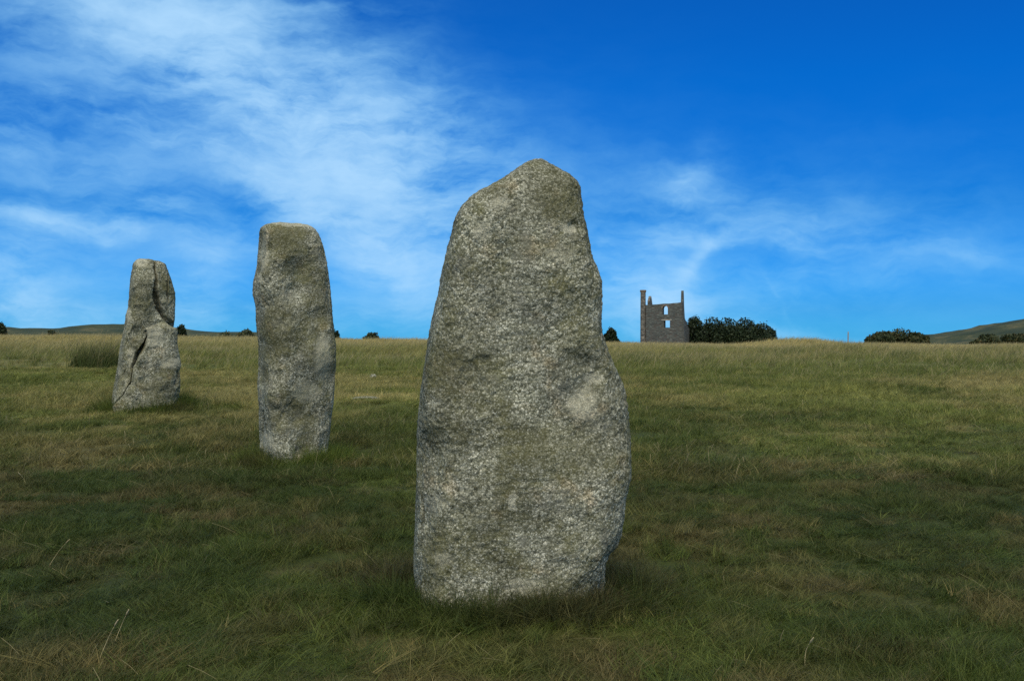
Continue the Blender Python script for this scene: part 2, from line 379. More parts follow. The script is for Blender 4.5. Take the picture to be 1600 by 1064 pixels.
# ------------------------------------------------------------------ standing stones
def dist_poly(x, z, pts):
    """distance to a polyline, with the width interpolated along it"""
    best = np.full(x.shape, 1e9); wid = np.zeros(x.shape)
    for (x0, z0, w0), (x1, z1, w1) in zip(pts[:-1], pts[1:]):
        dx, dz = x1 - x0, z1 - z0; L2 = dx * dx + dz * dz
        t = np.clip(((x - x0) * dx + (z - z0) * dz) / L2, 0, 1)
        dd = np.hypot(x - (x0 + t * dx), z - (z0 + t * dz)); k = dd < best
        best = np.where(k, dd, best); wid = np.where(k, w0 + (w1 - w0) * t, wid)
    return best, wid
def standing_stone(mat, d, base_px, base_py, outline, thick, yaw, rows, cols, amp, seed, power=3.6, carve=None, lean=0.0, cuts=26):
    """outline: (y, x_left, x_right) in the photograph; real size follows from the depth d"""
    s = d / FPX
    cx = (base_px - 800) * s; ground = zpx(base_py, d)
    yy = np.array([p[0] for p in outline], float)
    zz = (base_py - yy) * s; xl = (np.array([p[1] for p in outline]) - base_px) * s; xr = (np.array([p[2] for p in outline]) - base_px) * s
    order = np.argsort(zz); zz, xl, xr = zz[order], xl[order], xr[order]
    zt = zz[-1]
    # rows packed a little toward the crown
    t = np.linspace(0, 1, rows); zr = zz[0] + (zt - zz[0]) * (1 - (1 - t) ** 1.25)
    L = np.interp(zr, zz, xl); Rr = np.interp(zr, zz, xr)
    L[-1] = Rr[-1] = (xl[-1] + xr[-1]) / 2
    ang = np.linspace(0, 2 * np.pi, cols, endpoint=False) - np.pi / 2
    e = 2 / power
    ex = np.sign(np.cos(ang)) * np.abs(np.cos(ang)) ** e; ey = np.sign(np.sin(ang)) * np.abs(np.sin(ang)) ** e
    ca, sa = math.cos(yaw), math.sin(yaw)
    V = np.zeros((rows, cols, 3))
    for r in range(rows):
        hw = max((Rr[r] - L[r]) / 2, 1e-4); k = zr[r] / zt
        top = np.clip((zt - zr[r]) / (.16 * zt), 0, 1); hd = thick * (1.0 - .28 * max(k, 0)) * (0.02 + .98 * math.sqrt(max(0, 1 - (1 - top) ** 2)))
        px_ = ex * hw; py_ = ey * hd
        X = px_ * ca - py_ * sa; Yv = px_ * sa + py_ * ca
        X = (X - X.min()) / (X.max() - X.min()) * (Rr[r] - L[r]) + L[r]
        V[r, :, 0] = X; V[r, :, 1] = Yv + lean * zr[r]; V[r, :, 2] = zr[r]
    x, y, z = V[..., 0], V[..., 1], V[..., 2]
    def normals():
        du = np.roll(V, -1, 1) - np.roll(V, 1, 1); dv = np.gradient(V, axis=0)
        nn = np.cross(du, dv); return nn / np.maximum(np.linalg.norm(nn, axis=2, keepdims=True), 1e-9)
    # broken faces: local flat cuts
    rf = np.random.default_rng(int(seed * 10))
    for _ in range(cuts):
        N = normals(); r0 = rf.integers(int(rows * .08), int(rows * .92)); c0 = rf.integers(0, cols)
        p = V[r0, c0].copy(); nn = N[r0, c0] + rf.normal(0, .15, 3); nn /= np.linalg.norm(nn)
        if nn[1] > -.25: continue
        rad = rf.uniform(.12, .26) * zt / 2.1; q = V - p
        wgt = np.exp(-(np.linalg.norm(q, axis=2) / rad) ** 6)
        V -= (wgt * np.clip(q @ nn + rf.uniform(.003, .010), 0, .03))[..., None] * nn
    for r in range(rows - 1):
        X = V[r, :, 0]; V[r, :, 0] = (X - X.min()) / max(X.max() - X.min(), 1e-6) * (Rr[r] - L[r]) + L[r]
    x, y, z = V[..., 0], V[..., 1], V[..., 2]
    N = normals()
    fade = np.clip((zt - z) / (.03 * zt), .15, 1)
    front = np.clip(-N[..., 1] * 1.6, 0, 1)
    big = fbm(x * 2.1 + seed, y * 2.1, z * 1.7, 3) * amp * (1.0 + front)
    # broken, facetted lumps
    f1 = fbm(x * 6 + seed, y * 6, z * 5, 3); lump = (np.abs(f1) - .2) * -amp * .75
    pits = -np.clip(fbm(x * 15 + seed, y * 15, z * 15, 3) - .28, 0, 1) * amp * .7
    fine = fbm(x * 48, y * 48, z * 48 + seed, 3, .6) * .0065
    D = (big + lump + pits) * fade * (0.35 + .65 * front) + fine
    if carve is not None: D = D + carve(x, z, front)
    V = V + N * D[..., None]
    verts = V.reshape(-1, 3)
    r_, c_ = np.meshgrid(np.arange(rows - 1), np.arange(cols), indexing='ij')
    a = (r_ * cols + c_).ravel(); bq = (r_ * cols + (c_ + 1) % cols).ravel()
    F = np.stack([a, bq, bq + cols, a + cols], 1)
    me = np_mesh('standing_stone', verts, F, mat, True)
    o = link(bpy.data.objects.new('standing_stone', me))
    o.location = (cx, d, ground); o.rotation_euler = (0, 0, -math.atan2(cx, d))
    return o
ROW = 'granite standing stones in a row'
# the near, broad, pointed stone
D1 = MAIN_D; s1 = D1 / FPX
def p1(px, py): return ((px - 800) * s1, (930 - py) * s1)
def blotch(px, py, rx, ry, k, f, s): x, z = f(px, py); return (x, z, rx * s, ry * s, k)
OUT1 = [(250, 836, 842), (253, 829, 848), (258, 819, 856), (264, 810, 865), (272, 799, 876), (280, 788, 889), (288, 776, 899), (297, 760, 904), (305, 743, 905), (315, 730, 906),
        (330, 717, 908), (345, 709, 911), (370, 703, 916), (400, 695, 921), (420, 690, 930), (440, 687, 936), (460, 684, 937), (480, 678, 937), (500, 674, 937), (520, 670, 938), (540, 667, 944),
        (560, 664, 952), (580, 660, 962), (600, 657, 971), (620, 655, 975), (650, 652, 978), (680, 650, 980), (710, 650, 980), (740, 650, 979), (770, 649, 973), (800, 648, 970),
        (830, 647, 965), (846, 646, 962), (854, 645, 950), (870, 645, 943), (900, 645, 941), (930, 646, 938), (1010, 652, 936)]
def carve1(x, z, front):
    r = np.zeros(x.shape)
    # hole near the right shoulder, the dent below the waist, a bulge with an undercut low on the right
    for (px, py, rad, dep) in ((893, 362, 9, -.020), (880, 645, 55, -.035), (905, 700, 45, -.03), (735, 560, 90, -.012), (700, 850, 60, -.014), (800, 720, 110, .014), (770, 400, 90, .014), (870, 320, 50, -.016), (905, 600, 40, .016), (930, 730, 50, .02)):
        hx, hz = p1(px, py); r += dep * np.exp(-((x - hx) ** 2 + (z - hz) ** 2) / (rad * s1) ** 2) * front
    # split along the left foot
    pts = [(*p1(667, 760), .004), (*p1(660, 840), .012), (*p1(657, 900), .02), (*p1(661, 960), .016)]
    dd, wd = dist_poly(x, z, pts); r -= np.clip(1 - dd / np.maximum(wd, 1e-4), 0, 1) * .045 * (front > .02)
    return r
m1 = granite('granite_coarse', 112, .62, [blotch(801, 767, 7, 15, .95, p1, s1), blotch(922, 590, 20, 8, .8, p1, s1), blotch(905, 625, 26, 28, .55, p1, s1), blotch(757, 374, 14, 13, .75, p1, s1), blotch(884, 366, 13, 9, .85, p1, s1),
     blotch(820, 888, 30, 14, .6, p1, s1), blotch(783, 331, 16, 12, .6, p1, s1), blotch(870, 405, 26, 14, .35, p1, s1), blotch(690, 770, 20, 14, .45, p1, s1), blotch(700, 850, 16, 10, .4, p1, s1)], warm=.30, seed=2.3,
     mosses=[blotch(870, 318, 42, 46, .55, p1, s1), blotch(850, 395, 50, 20, .35, p1, s1), blotch(722, 560, 60, 60, .42, p1, s1), blotch(900, 545, 40, 40, .35, p1, s1), blotch(880, 690, 60, 45, .45, p1, s1), blotch(700, 680, 34, 60, .35, p1, s1), blotch(760, 790, 70, 30, .3, p1, s1), blotch(880, 900, 50, 30, .45, p1, s1), blotch(690, 830, 24, 40, .4, p1, s1)])
st1 = standing_stone(m1, D1, 800, 930, OUT1, .36, R(7), 520, 700, .023, 3.0, 4.2, carve1)
tag(st1, 'large coarse grey granite standing stone with a pointed top, nearest and broadest', 'standing stone', ROW)
# the tall narrow stone
D2 = 9.6; s2 = D2 / FPX
def p2(px, py): return ((px - 462) * s2, (718 - py) * s2)
OUT2 = [(349, 440, 470), (351, 424, 482), (354, 414, 489), (358, 409, 494), (366, 406, 499), (378, 406, 503), (395, 404, 507), (420, 402, 511), (433, 399, 513), (446, 397, 515), (462, 397, 517), (480, 401, 518),
        (500, 402, 519), (540, 405, 522), (570, 405, 522), (600, 404, 521), (640, 406, 518), (680, 407, 514), (700, 407, 512), (718, 412, 509), (790, 416, 506)]
def carve2(x, z, front):
    r = np.zeros(x.shape)
    for (px, py, rad, dep) in ((425, 390, 14, -.03), (455, 440, 30, -.025), (495, 560, 26, .03), (430, 620, 30, .02), (470, 650, 34, -.025), (445, 700, 26, .02)):
        hx, hz = p2(px, py); r += dep * np.exp(-((x - hx) ** 2 + (z - hz) ** 2) / (rad * s2) ** 2) * front
    pts = [(*p2(414, 640), .01), (*p2(410, 690), .022), (*p2(413, 715), .015)]
    dd, wd = dist_poly(x, z, pts); r -= np.clip(1 - dd / wd, 0, 1) * .04
    return r
m2 = granite('granite_medium', 84, .66, [blotch(503, 560, 14, 40, .5, p2, s2), blotch(409, 438, 5, 8, .9, p2, s2), blotch(415, 400, 7, 30, .55, p2, s2), blotch(462, 352, 40, 5, .7, p2, s2), blotch(420, 690, 14, 22, .5, p2, s2), blotch(478, 610, 22, 18, .4, p2, s2), blotch(450, 465, 14, 10, .35, p2, s2)], warm=.25, seed=7.9,
     mosses=[blotch(450, 370, 30, 20, .5, p2, s2), blotch(440, 500, 28, 50, .4, p2, s2), blotch(450, 640, 30, 40, .4, p2, s2), blotch(495, 470, 16, 60, .3, p2, s2)])
st2 = standing_stone(m2, D2, 462, 718, OUT2, .34, R(20), 330, 420, .034, 9.0, 3.8, carve2)
tag(st2, 'tall narrow grey granite standing stone with a flat top, middle of three', 'standing stone', ROW)
# the split stone
D3 = 14.3; s3 = D3 / FPX
def p3(px, py): return ((px - 228) * s3, (638 - py) * s3)
OUT3 = [(405, 218, 232), (407, 214, 240), (411, 211, 249), (416, 209, 257), (424, 208, 261), (440, 206, 266), (458, 204, 271), (480, 202, 271), (495, 198, 271), (506, 196, 270), (512, 195, 269), (540, 190, 270), (570, 187, 271), (600, 182, 272),
        (620, 180, 272), (638, 179, 271), (690, 180, 270)]
def carve3(x, z, front):
    r = np.zeros(x.shape); f = (front > .03)
    def P(px, py, wpx): return (*p3(px, py), wpx * s3)
    def gash(pts, dep):
        dd, wd = dist_poly(x + fbm(x * 9, z * 9, x * 0, 2) * .02, z, [P(*q) for q in pts])
        return -np.clip(1.25 * (1 - dd / np.maximum(wd, 1e-3)), 0, 1) ** .7 * dep * f
    r += gash([(240, 408, 1.2), (243, 440, 2.0), (243, 462, 4.6), (247, 482, 3.6), (255, 496, 4.2), (268, 509, 5.0)], .20)
    r += gash([(258, 430, .8), (261, 455, 1.6), (260, 472, 1.0)], .05)
    r += gash([(228, 518, 1.2), (226, 536, 2.0), (217, 553, 5.4), (207, 572, 2.6)], .16)
    r += gash([(209, 574, 1.4), (206, 595, 1.3), (197, 612, 1.5), (191, 632, 1.3)], .10)
    r += gash([(266, 580, 1.0), (264, 600, 1.8)], .05)
    # lower right block stands proud, with a rounded head under the gashes
    line = np.interp(z, *zip(*sorted([(p3(0, yq)[1], p3(xq, 0)[0]) for xq, yq in ((252, 503), (230, 514), (227, 540), (216, 556), (208, 574), (204, 600), (191, 632))])))
    blk = sstep(x - line, -.01, .03) * sstep(-z, -p3(0, 502)[1], -p3(0, 516)[1])
    r += blk * .12 * front
    hx, hz = p3(218, 480); r += .03 * np.exp(-((x - hx) / .12) ** 2 - ((z - hz) / .3) ** 2) * front
    return r
m3 = granite('granite_split', 70, .6, [blotch(241, 528, 14, 17, .75, p3, s3), blotch(262, 566, 16, 10, .7, p3, s3), blotch(221, 412, 11, 9, .8, p3, s3), blotch(203, 492, 4, 12, .9, p3, s3), blotch(268, 630, 10, 12, .7, p3, s3), blotch(208, 555, 8, 14, .45, p3, s3), blotch(212, 633, 8, 6, .6, p3, s3)], warm=.25, seed=13.1,
     mosses=[blotch(225, 470, 16, 40, .5, p3, s3), blotch(245, 610, 24, 20, .45, p3, s3), blotch(256, 450, 8, 30, .4, p3, s3)])
st3 = standing_stone(m3, D3, 228, 638, OUT3, .40, R(10), 360, 460, .052, 21.0, 3.6, carve3)
tag(st3, 'cracked grey granite standing stone with dark splits, smallest and farthest', 'standing stone', ROW)
STONES = [(st1, .52, .40), (st2, .38, .36), (st3, .45, .42)]

# ------------------------------------------------------------------ grass
def blades(nb, radius, lmin, lmax, width, lean, seed, seg=3, upright=.5, heads=0, bunch=9):
    r = np.random.default_rng(seed); V = []; F = []; C = []
    for i in range(nb):
        head = i < heads
        if i % bunch == 0 or head:
            rr = radius * math.sqrt(r.random()); th = r.random() * 6.283
            cx, cy = rr * math.cos(th), rr * math.sin(th)
            cdx = lean + upright * r.normal(); cdy = upright * r.normal(); tone = r.random(); size = r.uniform(.72, 1.2)
        sp = radius * .10
        bx, by = cx + r.normal(0, sp), cy + r.normal(0, sp)
        L = r.uniform(lmin, lmax) * (1.35 if head else size)
        a = r.normal(0, 1.0); dirx = cdx + upright * .45 * r.normal(); diry = cdy + upright * .45 * r.normal()
        curve = r.uniform(.3, 1.1)
        wv = width * r.uniform(.6, 1.3) * (.6 if head else 1)
        px, py = math.cos(a), math.sin(a)
        rnd = min(1, max(0, tone * .72 + r.random() * .28)); base = len(V)
        for k in range(seg + 1):
            t = k / seg
            hx = L * (dirx * t * .55 + dirx * curve * t * t * .6); hy = L * (diry * t * .55 + diry * curve * t * t * .6)
            hz = L * t * (1 - .22 * curve * t * min(1.5, math.hypot(dirx, diry)))
            ww = wv * (1 - t * .85) * .5
            if head and k >= seg - 1: ww = width * .34
            V += [(bx + hx - px * ww, by + hy - py * ww, hz), (bx + hx + px * ww, by + hy + py * ww, hz)]
            C += [(rnd, t, 1.0 if head else 0.0, 1)] * 2
        for k in range(seg):
            F.append((base + 2 * k, base + 2 * k + 1, base + 2 * k + 3, base + 2 * k + 2))
    return np.array(V), np.array(F), np.array(C)
def grass_material(inst=True):
    m, n, b, o = new_mat('grass_blade')
    ti = n.add('ShaderNodeAttribute', attribute_name='tint')
    if inst: ti.attribute_type = 'INSTANCER'
    bl = n.add('ShaderNodeAttribute', attribute_name='blade'); s = n.add('ShaderNodeSeparateColor'); n.put(s.inputs[0], bl.outputs['Color'])
    v = n.ramp(s.outputs[0], [(0, (.42, .48, .40)), (.45, (.95, .97, .95)), (.8, (1.5, 1.42, 1.35)), (1, (2.0, 1.75, 1.6))])
    c = n.mix(1.0, ti.outputs['Color'], v, 'MULTIPLY')
    dry = n.math('MULTIPLY', n.ss(s.outputs[0], .84, .99), .30)
    dry = n.math('MAXIMUM', dry, n.math('MULTIPLY', s.outputs[2], .75))
    c = n.mix(dry, c, (.27, .225, .12, 1))
    n.put(b.inputs['Base Color'], c); b.inputs['Roughness'].default_value = .65; b.inputs['Specular IOR Level'].default_value = .22
    tr = n.add('ShaderNodeBsdfTranslucent'); n.put(tr.inputs[0], c)
    mx = n.add('ShaderNodeMixShader'); mx.inputs[0].default_value = .22
    n.l.new(b.outputs[0], mx.inputs[1]); n.l.new(tr.outputs[0], mx.inputs[2]); n.l.new(mx.outputs[0], o.inputs[0])
    return m
MG = grass_material()
def clump_set(cname, n_var, *args, **kw):
    coll = bpy.data.collections.new(cname)
    for k in range(n_var):
        V, F, C = blades(*args, seed=100 + k * 7 + len(cname), **kw)
        me = np_mesh(cname, V, F, MG, True)
        at = me.attributes.new('blade', 'FLOAT_COLOR', 'POINT'); at.data.foreach_set('color', C.astype(np.float32).ravel())
        coll.objects.link(bpy.data.objects.new(cname + '_clump', me))
    return coll
def scatter(name, P, rotz, scl, tint, coll, nvar):
    me = bpy.data.meshes.new(name); N = len(P)
    me.vertices.add(N); me.vertices.foreach_set('co', P.astype(np.float32).ravel())
    rot = np.zeros((N, 3), np.float32); rot[:, 2] = rotz; rot[:, 0] = rng.normal(0, .08, N); rot[:, 1] = rng.normal(0, .08, N)
    at = me.attributes.new('rot', 'FLOAT_VECTOR', 'POINT'); at.data.foreach_set('vector', rot.ravel())
    sc3 = np.stack([scl[:, 0], scl[:, 0], scl[:, 1]], 1).astype(np.float32)
    at = me.attributes.new('scl', 'FLOAT_VECTOR', 'POINT'); at.data.foreach_set('vector', sc3.ravel())
    at = me.attributes.new('tint', 'FLOAT_COLOR', 'POINT'); at.data.foreach_set('color', np.concatenate([tint, np.ones((N, 1))], 1).astype(np.float32).ravel())
    at = me.attributes.new('pick', 'INT', 'POINT'); at.data.foreach_set('value', rng.integers(0, nvar, N).astype(np.int32))
    me.materials.append(MG)
    o = link(bpy.data.objects.new(name, me))
    g = bpy.data.node_groups.new(name + '_nodes', 'GeometryNodeTree')
    g.interface.new_socket('Geometry', in_out='INPUT', socket_type='NodeSocketGeometry'); g.interface.new_socket('Geometry', in_out='OUTPUT', socket_type='NodeSocketGeometry')
    gi = g.nodes.new('NodeGroupInput'); go = g.nodes.new('NodeGroupOutput')
    ci = g.nodes.new('GeometryNodeCollectionInfo'); ci.inputs['Collection'].default_value = coll
    ci.inputs['Separate Children'].default_value = True; ci.inputs['Reset Children'].default_value = True
    iop = g.nodes.new('GeometryNodeInstanceOnPoints'); iop.inputs['Pick Instance'].default_value = True
    def named(nm, ty):
        k = g.nodes.new('GeometryNodeInputNamedAttribute'); k.data_type = ty; k.inputs['Name'].default_value = nm; return k.outputs['Attribute']
    g.links.new(gi.outputs[0], iop.inputs['Points']); g.links.new(ci.outputs[0], iop.inputs['Instance'])
    g.links.new(named('pick', 'INT'), iop.inputs['Instance Index'])
    e2r = g.nodes.new('FunctionNodeEulerToRotation'); g.links.new(named('rot', 'FLOAT_VECTOR'), e2r.inputs[0]); g.links.new(e2r.outputs[0], iop.inputs['Rotation'])
    g.links.new(named('scl', 'FLOAT_VECTOR'), iop.inputs['Scale'])
    g.links.new(iop.outputs[0], go.inputs[0])
    md = o.modifiers.new('scatter', 'NODES'); md.node_group = g
    return o
def sample_field(d0, d1, dens, margin):
    wmax = .54 * d1 + margin; n_ = int((d1 - d0) * 2 * wmax * dens)
    y = rng.uniform(d0, d1, n_); x = rng.uniform(-wmax, wmax, n_)
    k = np.abs(x) < .54 * y + margin
    return x[k], y[k]
def outside_stones(x, y, grow=1.0):
    k = np.ones(len(x), bool)
    for o, rx, ry in STONES:
        hwid = {0: .49, 1: .34, 2: .42}[STONES_ID[o.name]]
        k &= ((x - o.location.x) / (hwid * grow)) ** 2 + ((y - o.location.y) / (ry * .8 * grow)) ** 2 > 1
    return k
STONES_ID = {s[0].name: i for i, s in enumerate(STONES)}
NV = 7
c_turf = clump_set('turf', NV, 560, .19, .025, .082, .0031, .45, upright=.80, heads=1, bunch=8)
c_mid = clump_set('meadow', NV, 300, .26, .035, .115, .0048, .45, upright=.72, heads=3, bunch=7)
c_long = clump_set('long_grass', NV, 52, .26, .10, .25, .0074, .55, upright=.48, heads=6)

def mk(xs, ys): return np.stack([xs, ys, terrain(xs, ys) - .004], 1)
# short turf near the camera
x, y = sample_field(2.2, 8.5, 38, 1.6); k = outside_stones(x, y); x, y = x[k], y[k]
hgt = .75 + .55 * fbm(x * 1.3, y * 1.3, x * 0 + 2, 3) + rng.uniform(-.15, .25, len(x))
o = scatter('short_grass', mk(x, y), rng.normal(.3, 1.0, len(x)), np.stack([rng.uniform(.8, 1.25, len(x)), np.clip(hgt, .4, 1.8)], 1), turf_colour(x, y), c_turf, NV)
tag(o, 'short windswept green and brown turf in front of the standing stones', 'grass', kind='stuff')
x, y = sample_field(8.2, 24, 20, 2.5); k = outside_stones(x, y); x, y = x[k], y[k]
hgt = .8 + .6 * fbm(x * .7, y * .7, x * 0 + 2, 3) + rng.uniform(-.15, .25, len(x)) + .5 * sstep(y, 15, 24) * sstep(x / y, -.2, .1)
o = scatter('meadow_grass', mk(x, y), rng.normal(.2, .9, len(x)), np.stack([rng.uniform(.8, 1.3, len(x)), np.clip(hgt, .4, 2.2)], 1), turf_colour(x, y), c_mid, NV)
tag(o, 'green and dry brown meadow grass around the two farther stones', 'grass', kind='stuff')
x, y = sample_field(20, 84, 9.5, 5); k = rng.random(len(x)) < sstep(y + x * .12 + 6 * fbm(x * .2, y * .2, x * 0, 3), 19, 27); x, y = x[k], y[k]
hgt = .95 + .6 * fbm(x * .33, y * .33, x * 0 + 2, 3) + rng.uniform(-.2, .3, len(x))
o = scatter('long_grass', mk(x, y), rng.normal(.1, .4, len(x)), np.stack([rng.uniform(.8, 1.4, len(x)), np.clip(hgt, .4, 1.9)], 1), turf_colour(x, y), c_long, NV)
tag(o, 'pale straw coloured long grass leaning in the wind up to the skyline', 'grass', kind='stuff')

# longer, browner grass at the foot of each stone
c_tuft = clump_set('tuft', NV, 90, .09, .05, .15, .0036, .15, upright=.70, heads=0)
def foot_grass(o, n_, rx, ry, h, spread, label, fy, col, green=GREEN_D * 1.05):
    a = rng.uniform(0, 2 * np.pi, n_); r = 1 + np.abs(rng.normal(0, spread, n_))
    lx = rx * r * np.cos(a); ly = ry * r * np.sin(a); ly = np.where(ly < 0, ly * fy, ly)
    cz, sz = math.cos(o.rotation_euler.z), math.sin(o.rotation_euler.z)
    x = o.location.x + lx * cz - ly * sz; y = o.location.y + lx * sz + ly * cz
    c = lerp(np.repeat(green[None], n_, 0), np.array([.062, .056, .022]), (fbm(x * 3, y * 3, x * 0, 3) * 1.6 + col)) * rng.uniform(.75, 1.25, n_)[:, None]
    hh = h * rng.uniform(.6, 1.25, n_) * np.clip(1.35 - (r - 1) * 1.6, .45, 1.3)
    g = scatter('foot_grass', mk(x, y), rng.uniform(0, 6.28, n_), np.stack([rng.uniform(.9, 1.4, n_), hh], 1), c, c_tuft, NV)
    tag(g, label, 'grass', kind='stuff')
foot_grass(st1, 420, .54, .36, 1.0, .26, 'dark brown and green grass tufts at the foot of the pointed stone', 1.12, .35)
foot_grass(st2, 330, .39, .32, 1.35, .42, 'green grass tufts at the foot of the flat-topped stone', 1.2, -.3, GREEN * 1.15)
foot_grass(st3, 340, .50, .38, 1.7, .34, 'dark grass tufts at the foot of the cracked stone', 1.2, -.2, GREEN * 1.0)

# scattered coarser tufts in the near turf
x, y = sample_field(2.6, 12, 9, 1.2); k = outside_stones(x, y, 1.3) & (fbm(x * .9 + 30, y * .9, x * 0, 3) + rng.uniform(-.5, .5, len(x)) > .12); x, y = x[k], y[k]
o = scatter('coarse_grass', mk(x, y), rng.uniform(0, 6.28, len(x)), np.stack([rng.uniform(.7, 1.3, len(x)), rng.uniform(.45, 1.05, len(x))], 1), turf_colour(x, y) * rng.uniform(.8, 1.35, len(x))[:, None], c_tuft, NV)
tag(o, 'coarser tufts of grass dotted through the short turf', 'grass', kind='stuff')

# ------------------------------------------------------------------ rush tussock beside the cracked stone
MT = grass_material(False)
def blade_thing(name, seed, loc, n_, rad, lmin, lmax, wid, lean, up, heads, colfun, squash=1.0):
    V, F, C = blades(n_, rad, lmin, lmax, wid, lean, seed, seg=3, upright=up, heads=heads)
    V[:, 1] *= squash
    me = np_mesh(name, V, F, MT, True)
    at = me.attributes.new('blade', 'FLOAT_COLOR', 'POINT'); at.data.foreach_set('color', C.astype(np.float32).ravel())
    tn = colfun(V, C); at = me.attributes.new('tint', 'FLOAT_COLOR', 'POINT')
    at.data.foreach_set('color', np.concatenate([tn, np.ones((len(tn), 1))], 1).astype(np.float32).ravel())
    o = link(bpy.data.objects.new(name, me)); o.location = loc; return o
def rushcol(V, C):
    return lerp(np.repeat(np.array([[.042, .062, .013]]), len(V), 0), np.array([.12, .11, .045]), (C[:, 1] ** 2) * (.1 + .7 * C[:, 0]))
rx_ = place(150, 23.5)
o = blade_thing('rush_tussock', 5, (rx_, 23.5, tz(rx_, 23.5) - .03), 1500, .62, .35, .78, .010, .30, .34, 60, rushcol, .6)
tag(o, 'dark green rush tussock growing left of the cracked stone', 'plant')

# ------------------------------------------------------------------ single seed stalks standing above the turf
ms, n, b, o = new_mat('dry_stalk'); b.inputs['Base Color'].default_value = (.34, .29, .15, 1)
mhd, n, b, o = new_mat('seed_head'); b.inputs['Base Color'].default_value = (.40, .33, .19, 1)
def stalk(bp_, tp, label):
    d = FPX * EYE / (bp_[1] - 532); x0 = place(bp_[0], d); z0 = tz(x0, d)
    x1 = place(tp[0], d); z1 = zpx(tp[1], d)
    e = empty('grass_stalk', (x0, d, z0)); dx, dz = x1 - x0, z1 - z0
    pts = []
    for k in range(8):
        t = k / 7; pts.append(Vector((dx * (t * .55 + t * t * .45), .02 * math.sin(t * 3), dz * (t * 1.12 - t * t * .12))))
    def tube(pts, rad):
        bm = bmesh.new(); rings = []
        for i, p in enumerate(pts):
            r = rad[i]; rings.append([bm.verts.new(p + Vector((math.cos(a) * r, math.sin(a) * r, 0))) for a in (0, 1.257, 2.513, 3.77, 5.027)])
        for A, B in zip(rings[:-1], rings[1:]):
            for i in range(5): bm.faces.new((A[i], A[(i + 1) % 5], B[(i + 1) % 5], B[i]))
        bm.faces.new(rings[0][::-1]); bm.faces.new(rings[-1]); return bm
    bm_obj('stem', tube(pts, [.0017 - .0007 * i / 7 for i in range(8)]), ms, e, True)
    u = (pts[-1] - pts[-2]).normalized()
    bm_obj('seed_head', tube([pts[-1] + u * q for q in (-.006, .004, .014, .026, .034)], [.001, .0034, .004, .0028, .0008]), mhd, e, True)
    tag(e, label, 'grass stalk', 'dry grass stalks standing above the turf')
stalk((153, 1046), (179, 977), 'dry curved grass stalk near the bottom left corner, left one of a close pair')
stalk((178, 1014), (197, 960), 'dry straight grass stalk near the bottom left corner, right one of a close pair')
stalk((75, 899), (103, 848), 'thin dry grass stalk leaning right, at the left edge below the cracked stone')
stalk((40, 776), (32, 742), 'short dry grass stalk at the left edge, farthest of the stalks on the left')
stalk((1258, 1040), (1266, 1004), 'short upright grass stalk at the bottom, right of the pointed stone')

# ------------------------------------------------------------------ low stones in the turf
def low_stone(name, px, py, d, sx, sy, sz, seed, mat, label):
    bm = bmesh.new(); bmesh.ops.create_icosphere(bm, subdivisions=4, radius=1)
    co = np.array([v.co for v in bm.verts]); k = 1 + .28 * fbm(co[:, 0] * 1.4 + seed, co[:, 1] * 1.4, co[:, 2] * 1.4, 3)
    for v, q in zip(bm.verts, k): v.co = Vector((v.co.x * sx * q, v.co.y * sy * q, v.co.z * sz * q))
    o = bm_obj(name, bm, mat, None, True); x = place(px, d); o.location = (x, d, tz(x, d) + sz * .35 + .03); tag(o, label, 'stone')
mlo = granite('granite_low', 60, .2, [], seed=31)
low_stone('small_stone', 583, 592, 20.5, .065, .06, .06, 3, mlo, 'small pale stone in the grass right of the flat-topped stone')
low_stone('flat_stone', 572, 622, 15.6, .22, .15, .03, 8, mlo, 'flat pale stone lying in a bare strip right of the flat-topped stone')

# ------------------------------------------------------------------ ruined engine house
DH = 150.0; sh = DH / FPX
mm, n, b, o = new_mat('rubble_masonry')
p = n.add('ShaderNodeTexCoord').outputs['Object']
mp = n.add('ShaderNodeMapping'); n.put(mp.inputs[0], p); mp.inputs['Scale'].default_value = (2.6, 2.6, 5.5)
v = n.add('ShaderNodeTexVoronoi'); n.put(v.inputs['Vector'], mp.outputs[0]); v.inputs['Scale'].default_value = 1.0
cs = n.add('ShaderNodeSeparateColor'); n.put(cs.inputs[0], v.outputs['Color'])
c = n.ramp(cs.outputs[0], [(0, (.054, .060, .056)), (.45, (.074, .083, .076)), (.8, (.094, .103, .093)), (1, (.13, .138, .122))])
c = n.mix(n.ss(v.outputs['Distance'], .45, .75), c, (.075, .07, .062, 1))
c = n.mix(n.math('MULTIPLY', n.ss(n.noise(p, .8, 5, .6), .48, .68), .5), c, (.088, .088, .078, 1))
n.put(b.inputs['Base Color'], c)
bp = n.add('ShaderNodeBump'); bp.inputs['Strength'].default_value = .8; bp.inputs['Distance'].default_value = .06; bp.invert = True
n.put(bp.inputs['Height'], v.outputs['Distance']); n.l.new(bp.outputs[0], b.inputs['Normal'])
mq, n, b, o = new_mat('dressed_granite')
p = n.add('ShaderNodeTexCoord').outputs['Object']
n.put(b.inputs['Base Color'], n.ramp(n.noise(p, 3, 5, .6), [(.3, (.20, .185, .155)), (.7, (.36, .34, .29))]))
mb, n, b, o = new_mat('old_brick')
p = n.add('ShaderNodeTexCoord').outputs['Object']
n.put(b.inputs['Base Color'], n.ramp(n.noise(p, 4, 5, .6), [(.3, (.11, .085, .065)), (.7, (.19, .15, .115))]))
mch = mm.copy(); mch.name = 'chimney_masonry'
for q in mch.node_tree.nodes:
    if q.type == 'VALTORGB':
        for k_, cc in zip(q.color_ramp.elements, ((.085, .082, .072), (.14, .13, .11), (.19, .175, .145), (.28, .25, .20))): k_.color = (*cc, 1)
YAWH = -R(22)
